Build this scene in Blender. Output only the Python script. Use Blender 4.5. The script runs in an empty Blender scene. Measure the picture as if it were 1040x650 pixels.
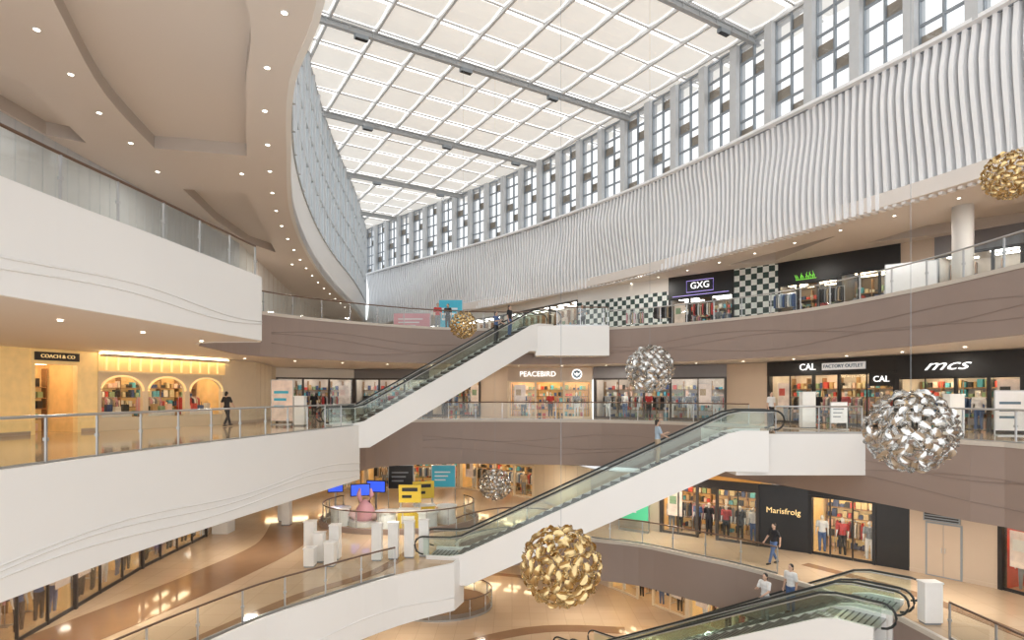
import bpy, bmesh, math, random
from mathutils import Vector, Matrix
random.seed(7)
SC=bpy.context.scene
COL=SC.collection
SC.view_settings.view_transform='Standard'
SC.view_settings.look='None'
SC.view_settings.exposure=0.32
# ------------------------------------------------------------ materials
MATS={}
def mat(name,col,rough=0.5,metal=0.0,em=0.0,emcol=None,var=0.06,scale=3.0,alpha=1.0,kind=None):
    if name in MATS: return MATS[name]
    m=bpy.data.materials.new(name); m.use_nodes=True
    nt=m.node_tree; b=nt.nodes['Principled BSDF']
    tc=nt.nodes.new('ShaderNodeTexCoord')
    c=(col[0],col[1],col[2],1)
    if kind=='tile':
        t=nt.nodes.new('ShaderNodeTexBrick'); t.inputs['Scale'].default_value=scale
        t.offset=0.0; t.inputs['Brick Width'].default_value=1; t.inputs['Row Height'].default_value=1
        t.inputs['Mortar Size'].default_value=0.008
        t.inputs['Color1'].default_value=c
        t.inputs['Color2'].default_value=(col[0]*.93,col[1]*.92,col[2]*.9,1)
        t.inputs['Mortar'].default_value=(col[0]*.7,col[1]*.68,col[2]*.65,1)
        nt.links.new(tc.outputs['Object'],t.inputs['Vector']); out=t.outputs['Color']
    elif kind=='checker':
        t=nt.nodes.new('ShaderNodeTexChecker'); t.inputs['Scale'].default_value=scale
        t.inputs['Color1'].default_value=c; t.inputs['Color2'].default_value=(.03,.06,.055,1)
        ad=nt.nodes.new('ShaderNodeVectorMath'); ad.operation='ADD'; ad.inputs[1].default_value=(.01,.13,.01)
        nt.links.new(tc.outputs['Object'],ad.inputs[0])
        nt.links.new(ad.outputs[0],t.inputs['Vector']); out=t.outputs['Color']
    else:
        t=nt.nodes.new('ShaderNodeTexNoise'); t.inputs['Scale'].default_value=scale
        t.inputs['Detail'].default_value=2
        mx=nt.nodes.new('ShaderNodeMix'); mx.data_type='RGBA'
        mx.inputs['A'].default_value=tuple(max(0,x*(1-var)) for x in col)+(1,)
        mx.inputs['B'].default_value=tuple(min(1,x*(1+var)) for x in col)+(1,)
        nt.links.new(tc.outputs['Object'],t.inputs['Vector'])
        nt.links.new(t.outputs['Fac'],mx.inputs['Factor']); out=mx.outputs['Result']
    nt.links.new(out,b.inputs['Base Color'])
    b.inputs['Roughness'].default_value=rough; b.inputs['Metallic'].default_value=metal
    if em>0:
        if emcol is None: nt.links.new(out,b.inputs['Emission Color'])
        else: b.inputs['Emission Color'].default_value=tuple(emcol)+(1,)
        b.inputs['Emission Strength'].default_value=em
    MATS[name]=m
    return m
def glass(name,tint,fac=0.12):
    if name in MATS: return MATS[name]
    m=bpy.data.materials.new(name); m.use_nodes=True
    nt=m.node_tree; nt.nodes.remove(nt.nodes['Principled BSDF'])
    o=nt.nodes['Material Output']
    tr=nt.nodes.new('ShaderNodeBsdfTransparent'); tr.inputs['Color'].default_value=tuple(tint)+(1,)
    gl=nt.nodes.new('ShaderNodeBsdfGlossy'); gl.inputs['Roughness'].default_value=0.03
    gl.inputs['Color'].default_value=(.95,.97,.96,1)
    fr=nt.nodes.new('ShaderNodeLayerWeight'); fr.inputs['Blend'].default_value=0.2
    mu=nt.nodes.new('ShaderNodeMath'); mu.operation='MULTIPLY_ADD'; mu.inputs[1].default_value=0.4; mu.inputs[2].default_value=fac*.4
    nt.links.new(fr.outputs['Fresnel'],mu.inputs[0])
    mx=nt.nodes.new('ShaderNodeMixShader')
    nt.links.new(mu.outputs[0],mx.inputs[0]); nt.links.new(tr.outputs[0],mx.inputs[1]); nt.links.new(gl.outputs[0],mx.inputs[2])
    nt.links.new(mx.outputs[0],o.inputs['Surface'])
    MATS[name]=m
    return m
WHITE=mat('white_plaster',(.78,.76,.73),.55,var=.02,scale=.4)
CEIL=mat('ceiling_paint',(.75,.69,.64),.6,var=.02,scale=.3)
COFF=mat('coffer_side_shade',(.52,.46,.41),.6,var=.02)  # darker tone puts recess shade into the coffer sides
FASW=mat('white_fascia',(.84,.83,.81),.4,var=.02,scale=.5)
TAUPE=mat('taupe_fascia',(.31,.235,.20),.45,var=.08,scale=.5)
TAUPEL=mat('taupe_groove',(.27,.20,.17),.5)
CAPM=mat('fascia_cap_stone',(.58,.52,.45),.4)
FLOOR=mat('polished_stone_floor',(.58,.435,.30),.07,scale=1.0,kind='tile')
FLOORT=mat('brown_stone_floor',(.28,.165,.095),.07,var=.15,scale=1)
SLAT=mat('white_slat',(.90,.90,.91),.5,var=.02)
SLATB=mat('slat_backing',(.70,.71,.73),.7)
STEEL=mat('brushed_steel',(.50,.51,.52),.3,.8)
GREYF=mat('grey_window_frame',(.28,.31,.34),.45,.2)
PIER=mat('pale_grey_pier',(.56,.57,.58),.5)
MULL=mat('clerestory_mullion',(.52,.55,.57),.5)
REFL=mat('beige_reflection_panel',(.52,.43,.34),.6,var=.2)  # beige colour stands in for the outside building reflected in the panes
BEAM=mat('roof_beam_grey',(.42,.43,.44),.5)
RIB=mat('roof_rib_grey',(.58,.58,.58),.5)
BLIND=mat('roof_blind_daylight_glow',(.72,.70,.66),.8,em=.36,emcol=(1,.97,.91),var=.10,scale=.35)  # emission stands in for daylight coming through the fabric
GAP=mat('roof_gap_daylight_glow',(1,1,1),.5,em=1.3,emcol=(1,1,1))  # self-lit white in place of sky seen between the blinds
GLASS=glass('clear_rail_glass',(.91,.95,.94),.16)
GLASSD=glass('shop_glass',(.97,.98,.98),.08)
GLASSW=glass('window_glass',(.74,.76,.78),.12)
GLASSL=glass('clerestory_glass',(.66,.71,.75),.12)
BRASSH=mat('bronze_handrail',(.16,.10,.07),.35,.3)
GOLD=mat('gold_petal_metal',(.60,.44,.22),.2,1.0,var=.35,scale=6)
SILVER=mat('silver_petal_metal',(.58,.57,.55),.14,1.0,var=.3,scale=6)
BLACK=mat('black_panel',(.018,.018,.02),.35,var=.2)
DARK=mat('dark_bronze_frame',(.05,.04,.035),.4)
RUBBER=mat('black_rubber',(.02,.025,.025),.4)
BEIGE=mat('beige_stone',(.54,.43,.33),.4,var=.05,scale=1)
CREAM=mat('cream_panel',(.68,.56,.40),.45,em=.03,emcol=(1,.8,.5),var=.05)
GOLDW=mat('gilded_wall_glow',(.72,.50,.22),.4,em=.22,emcol=(1,.68,.28),var=.2)  # gilding with lamplight put into the surface as emission
LAMP=mat('lamp_glow',(1,.95,.85),.5,em=7,emcol=(1,.93,.8))
WARMC=mat('shop_ceiling_glow',(1,.85,.6),.5,em=8.5,emcol=(1,.80,.50))
WHTC=mat('shop_ceiling_white_glow',(1,.95,.9),.5,em=6.0,emcol=(1,.95,.88))
INTW=mat('shop_interior_warm_glow',(.62,.38,.16),.6,em=.22,emcol=(1,.56,.17),var=.4,scale=2)  # wall emission replaces the light of shop lamps
INTN=mat('shop_interior_neutral_glow',(.58,.51,.44),.6,em=.05,var=.2,scale=2)  # slight wall emission, also replacing shop lighting
INTD=mat('shop_interior_dark',(.16,.12,.09),.6,var=.3,scale=2)
WOOD=mat('shelf_wood',(.30,.17,.08),.5,var=.3,scale=5)
TXW=mat('white_letter',(.95,.95,.95),.4,em=.9,emcol=(1,1,1))
TXG=mat('gold_letter',(.9,.65,.3),.4,em=.4,emcol=(1,.75,.35))
TXGR=mat('green_letter',(.25,.75,.1),.4,em=.3,emcol=(.3,1,.1))
TXB=mat('violet_neon',(.6,.5,1),.4,em=.6,emcol=(.5,.4,1))
TXD=mat('blue_grey_letter',(.10,.17,.24),.4)
CHECK=mat('checker_panel',(.80,.84,.82),.4,scale=2.8,kind='checker')
# ------------------------------------------------------------ mesh builder
def setp(o,name=None,label=None,cat=None,group=None,kind=None):
    if label: o['label']=label
    if cat: o['category']=cat
    if group: o['group']=group
    if kind: o['kind']=kind
    return o
class B:
    def __init__(s): s.v=[]; s.f=[]; s.m=[]; s.mats=[]
    def mi(s,m):
        if m not in s.mats: s.mats.append(m)
        return s.mats.index(m)
    def face(s,pts,m):
        i=len(s.v); s.v+= [tuple(p) for p in pts]; s.f.append(tuple(range(i,i+len(pts)))); s.m.append(s.mi(m))
    def box(s,x0,x1,y0,y1,z0,z1,m,M=None):
        c=[(x0,y0,z0),(x1,y0,z0),(x1,y1,z0),(x0,y1,z0),(x0,y0,z1),(x1,y0,z1),(x1,y1,z1),(x0,y1,z1)]
        if M is not None: c=[tuple(M@Vector(p)) for p in c]
        i=len(s.v); s.v+=c
        for q in ((0,3,2,1),(4,5,6,7),(0,1,5,4),(1,2,6,5),(2,3,7,6),(3,0,4,7)):
            s.f.append(tuple(i+k for k in q)); s.m.append(s.mi(m))
    def prism(s,poly,z0,z1,m,mt=None,mb=None):
        n=len(poly); i=len(s.v)
        s.v+=[(p[0],p[1],z0) for p in poly]+[(p[0],p[1],z1) for p in poly]
        s.f.append(tuple(i+k for k in reversed(range(n)))); s.m.append(s.mi(mb or m))
        s.f.append(tuple(i+n+k for k in range(n))); s.m.append(s.mi(mt or m))
        for k in range(n):
            j=(k+1)%n
            s.f.append((i+k,i+j,i+n+j,i+n+k)); s.m.append(s.mi(m))
    def tube(s,pts,r,m,n=8,closed=False):
        pts=[Vector(p) for p in pts]; i=len(s.v); N=len(pts)
        for k,p in enumerate(pts):
            a=pts[k-1] if (k>0 or closed) else pts[k]
            b=pts[(k+1)%N] if (k<N-1 or closed) else pts[k]
            t=(b-a).normalized()
            up=Vector((0,0,1)) if abs(t.z)<.97 else Vector((1,0,0))
            x=t.cross(up).normalized(); y=x.cross(t).normalized()
            rr=r[k] if isinstance(r,(list,tuple)) else r
            for q in range(n):
                a2=2*math.pi*q/n
                s.v.append(tuple(p+x*(rr*math.cos(a2))+y*(rr*math.sin(a2))))
        for k in range(N if closed else N-1):
            k2=(k+1)%N
            for q in range(n):
                q2=(q+1)%n
                s.f.append((i+k*n+q,i+k*n+q2,i+k2*n+q2,i+k2*n+q)); s.m.append(s.mi(m))
        if not closed:
            s.f.append(tuple(i+q for q in reversed(range(n)))); s.m.append(s.mi(m))
            s.f.append(tuple(i+(N-1)*n+q for q in range(n))); s.m.append(s.mi(m))
    def ribbon(s,path,z0,z1,th,m):
        pts=[Vector((p[0],p[1],0)) for p in path]; N=len(pts); off=[]
        for k in range(N):
            t=(pts[min(k+1,N-1)]-pts[max(k-1,0)]).normalized()
            off.append(pts[k]+Vector((-t.y,t.x,0))*th)
        i=len(s.v)
        for k in range(N):
            a=pts[k]; b=off[k]
            s.v+=[(a.x,a.y,z0),(a.x,a.y,z1),(b.x,b.y,z1),(b.x,b.y,z0)]
        mi=s.mi(m)
        for k in range(N-1):
            a=i+4*k; c=a+4
            for q in range(4):
                q2=(q+1)%4
                s.f.append((a+q,c+q,c+q2,a+q2)); s.m.append(mi)
        s.f.append((i,i+1,i+2,i+3)); s.m.append(mi)
        e=i+4*(N-1); s.f.append((e+3,e+2,e+1,e)); s.m.append(mi)
    def obj(s,name,parent=None,M=None,smooth=False,label=None,cat=None,group=None,kind=None):
        me=bpy.data.meshes.new(name); me.from_pydata(s.v,[],s.f)
        for m in s.mats: me.materials.append(m)
        me.polygons.foreach_set('material_index',s.m)
        if smooth: me.polygons.foreach_set('use_smooth',[True]*len(s.f))
        me.update()
        o=bpy.data.objects.new(name,me); COL.objects.link(o)
        if parent is not None: o.parent=parent
        if M is not None: o.matrix_local=M
        return setp(o,None,label,cat,group,kind)
def empty(name,M,label,cat,group=None):
    o=bpy.data.objects.new(name,None); COL.objects.link(o); o.matrix_world=M
    o.empty_display_size=.3
    return setp(o,None,label,cat,group)
def evalmesh(o,name):
    dg=bpy.context.evaluated_depsgraph_get(); dg.update()
    me=bpy.data.meshes.new_from_object(o.evaluated_get(dg)); me.name=name
    return me
def text(body,size,m,parent,loc,ext=.02,rot=(math.pi/2,0,0),name='sign_lettering',shear=0,bold=0,sx=1):
    c=bpy.data.curves.new('t','FONT'); c.body=body; c.size=size; c.extrude=ext; c.align_x='CENTER'; c.align_y='CENTER'; c.shear=shear; c.offset=bold
    c.resolution_u=3
    o=bpy.data.objects.new('t',c); COL.objects.link(o)
    me=evalmesh(o,name); bpy.data.objects.remove(o); bpy.data.curves.remove(c)
    me.materials.clear(); me.materials.append(m)
    t=bpy.data.objects.new(name,me); COL.objects.link(t); t.parent=parent
    t.location=loc; t.rotation_euler=rot; t.scale=(sx,1,1)
    return t
def spline(P,step=.7):
    out=[]; n=len(P)
    for i in range(n-1):
        p0=P[max(i-1,0)];p1=P[i];p2=P[i+1];p3=P[min(i+2,n-1)]
        L=math.hypot(p2[0]-p1[0],p2[1]-p1[1]); k=max(2,int(L/step))
        for j in range(k):
            t=j/k
            out.append(tuple(.5*((2*p1[a])+(-p0[a]+p2[a])*t+(2*p0[a]-5*p1[a]+4*p2[a]-p3[a])*t*t+(-p0[a]+3*p1[a]-3*p2[a]+p3[a])*t**3) for a in range(2)))
    out.append(tuple(P[-1])); return out
def nearest(path,p): return min(range(len(path)),key=lambda i:(path[i][0]-p[0])**2+(path[i][1]-p[1])**2)
def sub(path,a,b): 
    i,j=nearest(path,a),nearest(path,b); return path[i:j+1]
def resample(path,step):
    P=[Vector((p[0],p[1])) for p in path]; out=[P[0].copy()]; acc=0
    tot=sum((P[i+1]-P[i]).length for i in range(len(P)-1)); n=max(1,round(tot/step)); st=tot/n; nxt=st
    for i in range(len(P)-1):
        L=(P[i+1]-P[i]).length
        while nxt<=acc+L+1e-6 and len(out)<=n:
            out.append(P[i].lerp(P[i+1],min(1,(nxt-acc)/max(L,1e-9)))); nxt+=st
        acc+=L
    return [(p.x,p.y) for p in out]
def offset(path,d):
    out=[]
    for k in range(len(path)):
        a=Vector(path[max(k-1,0)]); b=Vector(path[min(k+1,len(path)-1)]); t=(b-a).normalized()
        out.append((path[k][0]-t.y*d,path[k][1]+t.x*d))
    return out
trimn=[0]
def trim(b,label,smooth=False):
    trimn[0]+=1; return b.obj('trim_%d'%trimn[0],label=label,cat='trim',kind='structure',smooth=smooth)
Z4,Z3,Z2,Z1=5.5,0.0,-5.5,-11.0
CZ=9.5
# ------------------------------------------------------------ floor edges (left -> far -> right)
E4L=spline([(-9.7,3),(-9.4,10.9),(-9.0,15),(-8.6,20)])
E4=E4L+spline([(-8.9,20.6),(-11.2,21.0),(-12.1,24),(-12.2,28.4),(-8,33),(-3.5,35.5),(1.5,36),(5.7,35.3),(9.5,33),(13.3,28.5),(15,23.5),(15.6,18),(15.9,3)])
E3L=spline([(-10.7,3),(-10.4,12),(-9.9,17),(-8.8,23),(-7.6,29)])
E3=E3L+spline([(-8.0,30.2),(-8.4,32),(-7.2,34.4),(-3,35.6),(2,35.2),(6,34),(9.6,31.5),(12.3,27.5),(13.9,23.5),(15.2,19.5),(15.8,17),(16.2,3)])
E2L=spline([(-11.5,3),(-10.2,12),(-8.3,17.75),(-6.5,20.5),(-4.5,23),(-2.5,24.6)])
E2=E2L+spline([(-2.2,25.6),(-2.6,28.5),(-0.5,31),(2,30.5),(4,28.8),(6,27.8),(7.8,26),(9.9,23.7),(11.8,20.3),(12.5,17),(12.8,3)])
def slab(edge,z,th,lab):
    poly=list(edge)+[(30,3),(30,76),(-30,76),(-30,3)]
    b=B(); b.prism(poly,z-th+.02,z,CEIL,FLOOR,CEIL)
    b.obj('floor',label=lab,cat='floor',kind='structure')
slab(E4,Z4,2.1,'polished tan stone gallery floor with white soffit')
slab(E3,Z3,2.6,'polished tan stone gallery floor with white soffit')
slab(E2,Z2,1.9,'polished tan stone gallery floor with white soffit')
b=B(); b.box(-32,32,-6,78,Z1-.3,Z1,FLOOR); b.obj('floor',label='polished tan stone ground floor of the atrium',cat='floor',kind='structure')
for z,P,w in ((Z1,[(-8,22),(-5,27),(1,31),(6,31)],.9),(Z2,[(-13,13),(-11.6,18),(-10.4,23),(-9.8,28),(-11,33)],2.3),(Z1,[(-9,36),(-3,41),(4,39)],.6),(Z2,[(-9.2,16),(-7.3,20.5),(-5.2,23.5),(-4,28)],.5),(Z2,[(12,24.5),(14,21),(14.8,17)],.5)):
    b=B(); b.ribbon(spline(P),z+.002,z+.012,w,FLOORT); trim(b,'dark brown curved stone inlay in the floor')
def fascia(path,z,th,m,lab,cap=None):
    b=B(); b.ribbon(path,z-th,z+.06,-.12,m)
    if cap: b.ribbon(path,z-.08,z+.07,-.15,cap)
    trim(b,lab,False)
i4=len(E4L); i3=len(E3L); i2=len(E2L)
fascia(E4[:i4+5],Z4,2.1,FASW,'smooth white curved balcony fascia')
fascia(E4[i4+5:],Z4,2.1,TAUPE,'taupe curved balcony fascia',CAPM)
fascia(E3[:i3+1],Z3,2.6,FASW,'smooth white curved balcony fascia')
fascia(E3[i3+1:],Z3,2.6,TAUPE,'taupe curved balcony fascia',CAPM)
fascia(E2[:i2+1],Z2,1.9,FASW,'smooth white curved balcony fascia')
fascia(E2[i2+1:],Z2,1.9,TAUPE,'taupe curved balcony fascia',CAPM)
def waves(path,z,lines,m,r=.025,d=-.13):
    P=offset(resample(path,.35),d)
    for (zo,amp,ph,wl) in lines:
        b=B(); b.tube([(p[0],p[1],z+zo+amp*math.sin(k*.35/wl*6.283+ph)+amp*.5*math.sin(k*.35/wl*3.1+ph*2)) for k,p in enumerate(P)],r,m,5)
        trim(b,'wavy relief line along the balcony fascia',True)
waves(E4L,Z4,[(-1.35,.12,0,9),(-1.55,.12,.5,9)],FASW,.024)
waves(E3L,Z3,[(-1.75,.14,1,11),(-1.95,.15,1.5,11),(-2.2,.12,2,11)],FASW,.026)
waves(E4[i4+14:],Z4,[(-.9,.18,0,12),(-1.2,.2,.8,14),(-1.5,.15,1.9,12)],TAUPEL,.010)
waves(E3[i3+8:],Z3,[(-1.0,.18,2,12),(-1.4,.2,.8,14),(-1.8,.15,1.2,12)],TAUPEL,.010)
waves(E2L,Z2,[(-1.3,.1,0,9)],FASW,.02)
# ------------------------------------------------------------ ceiling, clerestory and roof
CL=spline([(-.5,1),(-2,7),(-3.75,11.85),(-5.5,15),(-7.1,19),(-9.6,26),(-11.6,34),(-13.2,43),(-14.8,56),(-16.8,68)])
CR=spline([(19.6,6),(18.9,14),(17.5,20.5),(14.7,27),(10.8,35),(5.9,43),(-1.7,52.5),(-12.6,63.5),(-16.8,68)])
def cut(poly,z0,z1,cutters,mt,name,lab):
    b=B(); b.prism(poly,z0,z1,mt,mt,mt); o=b.obj(name,label=lab,cat='ceiling',kind='structure')
    for c in cutters:
        ar=sum(c[i][0]*c[(i+1)%len(c)][1]-c[(i+1)%len(c)][0]*c[i][1] for i in range(len(c)))
        if ar<0: c=c[::-1]
        k=B(); k.prism(c,z0-.2,z1-.1,COFF,CEIL,CEIL); ko=k.obj('cutter')
        md=o.modifiers.new('b','BOOLEAN'); md.operation='DIFFERENCE'; md.object=ko; md.solver='EXACT'; md.material_mode='TRANSFER'
        me=evalmesh(o,name); o.modifiers.clear(); o.data=me; bpy.data.objects.remove(ko)
    return o
polyL=[(-30,1)]+CL+[(-30,68)]
c1=spline([(-5.3,8),(-5.35,11.85),(-6.9,15.3),(-8.8,19.6)])+spline([(-11.5,19),(-10.7,15.5),(-9.2,11.85),(-7.5,8)])
c2=[(-12.7,22.8),(-10.5,23.3),(-11.8,28),(-13.2,33),(-13.8,31),(-13.5,27)]
c3=[(-14.2,12),(-12.4,15),(-13.4,18.6),(-14.2,18)]
cut(polyL,CZ,CZ+.5,[c1,c2,c3],CEIL,'ceiling','painted ceiling with curved coffers and downlights')
polyR=CR+[(-30,68),(-30,76),(30,76),(30,6)]
cut(polyR[::-1],CZ,CZ+.6,[[(13.2,36.3),(16.2,29.5),(15.6,35)],[(18.6,31.0),(20.0,25.5),(22.5,22.5),(24.0,27.0)]],CEIL,'ceiling','painted gallery ceiling with dark angular coffers')
b=B(); b.ribbon(CL,CZ-.02,12.0,.15,FASW); trim(b,'smooth white curved band under the clerestory')
RP=CL+CR[::-1]
def inside(x,y):
    c=False; n=len(RP); j=n-1
    for i in range(n):
        xi,yi=RP[i]; xj,yj=RP[j]
        if (yi>y)!=(yj>y) and x<(xj-xi)*(y-yi)/(yj-yi)+xi: c=not c
        j=i
    return c
A0=Vector((-9.1,29.5)); U=Vector((.854,.520)); N_=Vector((-.520,.854)); RZ=20.6
wn=[0]
def RPnt(u,n,z): p=A0+U*u+N_*n; return (p.x,p.y,z)
for k in range(-3,5):
    for i in range(-8,18):
        bb=B(); cnt=0
        for j in range(4):
            u0=i*2.4; u1=u0+2.4; n0=k*10+j*2.5; n1=n0+2.5
            if not any(inside(*RPnt(a,c,0)[:2]) for a in (u0,(u0+u1)/2,u1) for c in (n0,(n0+n1)/2,n1)): continue
            cnt+=1
            g=.12; g2=.36 if (i*7+j*3)%4 else .18
            # fabric blind sagging slightly between the ribs
            S=4
            for q in range(S):
                a0=n0+g2+(n1-.06-n0-g2)*q/S; a1=n0+g2+(n1-.06-n0-g2)*(q+1)/S
                z0_=RZ-.10*math.sin(math.pi*q/S); z1_=RZ-.10*math.sin(math.pi*(q+1)/S)
                bb.face([RPnt(u0+g,a0,z0_),RPnt(u0+g,a1,z1_),RPnt(u1-g,a1,z1_),RPnt(u1-g,a0,z0_)],BLIND)
            bb.face([RPnt(u0,n0,RZ+.12),RPnt(u0,n1,RZ+.12),RPnt(u1,n1,RZ+.12),RPnt(u1,n0,RZ+.12)],GAP)
            M=Matrix.Translation(Vector(RPnt(u0,n0,RZ-.02)))@Matrix(((U.x,N_.x,0,0),(U.y,N_.y,0,0),(0,0,1,0),(0,0,0,1)))
            bb.box(0,2.4,-.035,.035,-.08,.0,RIB,M)
            bb.box(-.06,.06,0,2.5,-.24,.0,RIB,M)
        if cnt:
            wn[0]+=1; bb.obj('window_%d'%wn[0],label='skylight bay with white fabric blinds between grey ribs',cat='skylight',kind='structure')
def ibeam(k):
    ts=[t*.5 for t in range(-50,90) if inside(*RPnt(t*.5,k*10,0)[:2])]
    if not ts: return
    t0,t1=min(ts)-.4,max(ts)+.4
    M=Matrix.Translation(Vector(RPnt(0,k*10,RZ-.25)))@Matrix(((U.x,N_.x,0,0),(U.y,N_.y,0,0),(0,0,1,0),(0,0,0,1)))
    e=empty('roof_beam',M,'grey steel roof girder carrying the skylight','beam','skylight girders')
    b=B(); b.box(t0,t1,-.12,.12,-.36,-.31,BEAM); b.box(t0,t1,-.12,.12,-.07,0,BEAM); b.box(t0,t1,-.04,.04,-.32,-.05,BEAM)
    x=t0
    while x<t1: b.box(x-.03,x+.03,-.10,.10,-.32,-.05,BEAM); x+=1.2
    b.obj('girder',parent=e)
    x=t0+3
    while x<t1-2:
        q=B(); q.box(-.35,.35,-.14,.14,-.2,0,GREYF); q.box(-.3,.3,-.1,.1,-.23,-.2,BLACK)
        q.obj('floodlight',parent=e,M=Matrix.Translation((x,0,-.37))); x+=6.0
for k in range(-2,5): ibeam(k)
def win(p,q,z0,z1,rows,cols,pier,lab,pierd=.5,fm=None,refl=False,idx=0,gl=None):
    fm=fm or GREYF
    p=Vector((p[0],p[1],0)); q=Vector((q[0],q[1],0)); x=(q-p); L=x.length; x.normalize(); y=Vector((-x.y,x.x,0))
    M=Matrix(((x.x,y.x,0,p.x),(x.y,y.y,0,p.y),(0,0,1,0),(0,0,0,1)))
    b=B()
    b.box(0,pier,-pierd*.5,pierd*.5,z0,z1,PIER)
    w=(L-pier)
    for r in range(rows+1):
        z=z0+(z1-z0)*r/rows; b.box(pier,L,-.06,.06,z-.05,z+.05,fm)
    for c in range(cols+1):
        xx=pier+w*c/cols; b.box(xx-.045,xx+.045,-.07,.07,z0,z1,fm)
    if refl:  # opaque panels imitating a reflection in part of the panes
        hz=(z1-z0)/rows
        for r in range(rows):
            for c in range(cols):
                if (idx*5+r*3+c*7)%4==0: b.box(pier+w*c/cols+.05,pier+w*(c+1)/cols-.05,.04,.06,z0+hz*r+.05,z0+hz*(r+.6),REFL)
    b.face([(pier,0.02,z0),(L,0.02,z0),(L,0.02,z1),(pier,0.02,z1)],gl or GLASSW)
    wn[0]+=1
    b.obj('window_%d'%wn[0],M=M,label=lab,cat='window',kind='structure')
R=resample(CR,2.3)[::-1]
for i in range(len(R)-1): win(R[i],R[i+1],15.2,20.4,5,2,.46,'tall clerestory window with grey frames and pale pier',pierd=.7,refl=True,idx=i)
R=resample(CL,2.4)
for i in range(len(R)-1): win(R[i],R[i+1],12.0,20.5,4,2,.12,'tall clerestory window with pale mullions and clear glass',pierd=.3,fm=MULL,gl=GLASSL)
b=B(); b.ribbon(CL,20.3,20.75,.3,RIB); trim(b,'grey roof edge above the clerestory')
b=B(); b.ribbon(CR,20.2,20.75,-.3,RIB); trim(b,'grey roof edge above the clerestory')
# slatted wall
SPS=.34
SP=resample(CR,SPS); off=B()
off.ribbon(offset(SP,-.45),CZ,15.2,-.15,SLATB); off.ribbon(offset(SP,.36),15.18,15.32,-1.1,SLAT)
off.obj('wall_right',label='backing wall behind the wavy white fins',cat='wall',kind='structure')
f=B()
for k in range(len(SP)-1):
    a=Vector(SP[max(k-1,0)]); c=Vector(SP[k+1]); t=(c-a).normalized()
    p=Vector(SP[k]); s=k*SPS
    zs=[CZ-.1+(15.2-CZ+.1)*j/16 for j in range(17)]
    i=len(f.v)
    for z in zs:
        h=(z-CZ)/5.7
        d=.26*math.sin(s*.30+h*3.4)+.12*math.sin(s*.6-h*4.4+1)
        d*=min(1,max(.25,(1.02-h)*4))
        nl=Vector((-t.y,t.x))
        fr=p+nl*(.05+d*.75); bk=p-nl*.46; hw=.08
        for (q,sg) in ((fr,-1),(fr,1),(bk,1),(bk,-1)):
            f.v.append((q.x+t.x*hw*sg,q.y+t.y*hw*sg,z))
    mi=f.mi(SLAT)
    for j in range(16):
        for q in range(4):
            q2=(q+1)%4
            f.f.append((i+4*j+q,i+4*j+q2,i+4*j+4+q2,i+4*j+4+q)); f.m.append(mi)
    f.f.append((i+3,i+2,i+1,i)); f.m.append(mi)
f.obj('wall_right_fins',label='rippling wall of vertical white fins',cat='wall',kind='structure')
# ------------------------------------------------------------ walls & shops
def frame(p,q,z):
    p=Vector((p[0],p[1],0)); q=Vector((q[0],q[1],0)); x=(q-p); L=x.length; x.normalize(); y=Vector((-x.y,x.x,0))
    return Matrix(((x.x,y.x,0,p.x),(x.y,y.y,0,p.y),(0,0,1,z),(0,0,0,1))),L
def wall(p,q,z,h,m,lab='plain stone wall between shops',skirt=True,pitch=1.3):
    M,L=frame(p,q,z); b=B(); b.box(0,L,0,.3,0,h,m)
    if skirt: b.box(0,L,-.02,0,0,.15,BEIGE)
    n=max(1,int(L/pitch))
    for i in range(1,n): b.box(L*i/n-.012,L*i/n+.012,-.012,0,.15,h,BEIGE if pitch>1 else MULL)
    b.obj('wall_back',M=M,label=lab,cat='wall',kind='structure')
    return M,L
MANN=[];RACK=[]
gm=[mat('goods_%d'%i,c,.6) for i,c in enumerate([(.6,.08,.06),(.05,.08,.2),(.75,.7,.62),(.03,.03,.03),(.5,.33,.15),(.25,.35,.2),(.8,.55,.45),(.1,.4,.5),(.6,.5,.3)])]
POST=mat('poster_print',(.75,.55,.45),.4,em=.15,emcol=(.9,.7,.6),var=.5,scale=2.5)
PW=mat('white_lacquer',(.84,.84,.82),.3)
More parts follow.
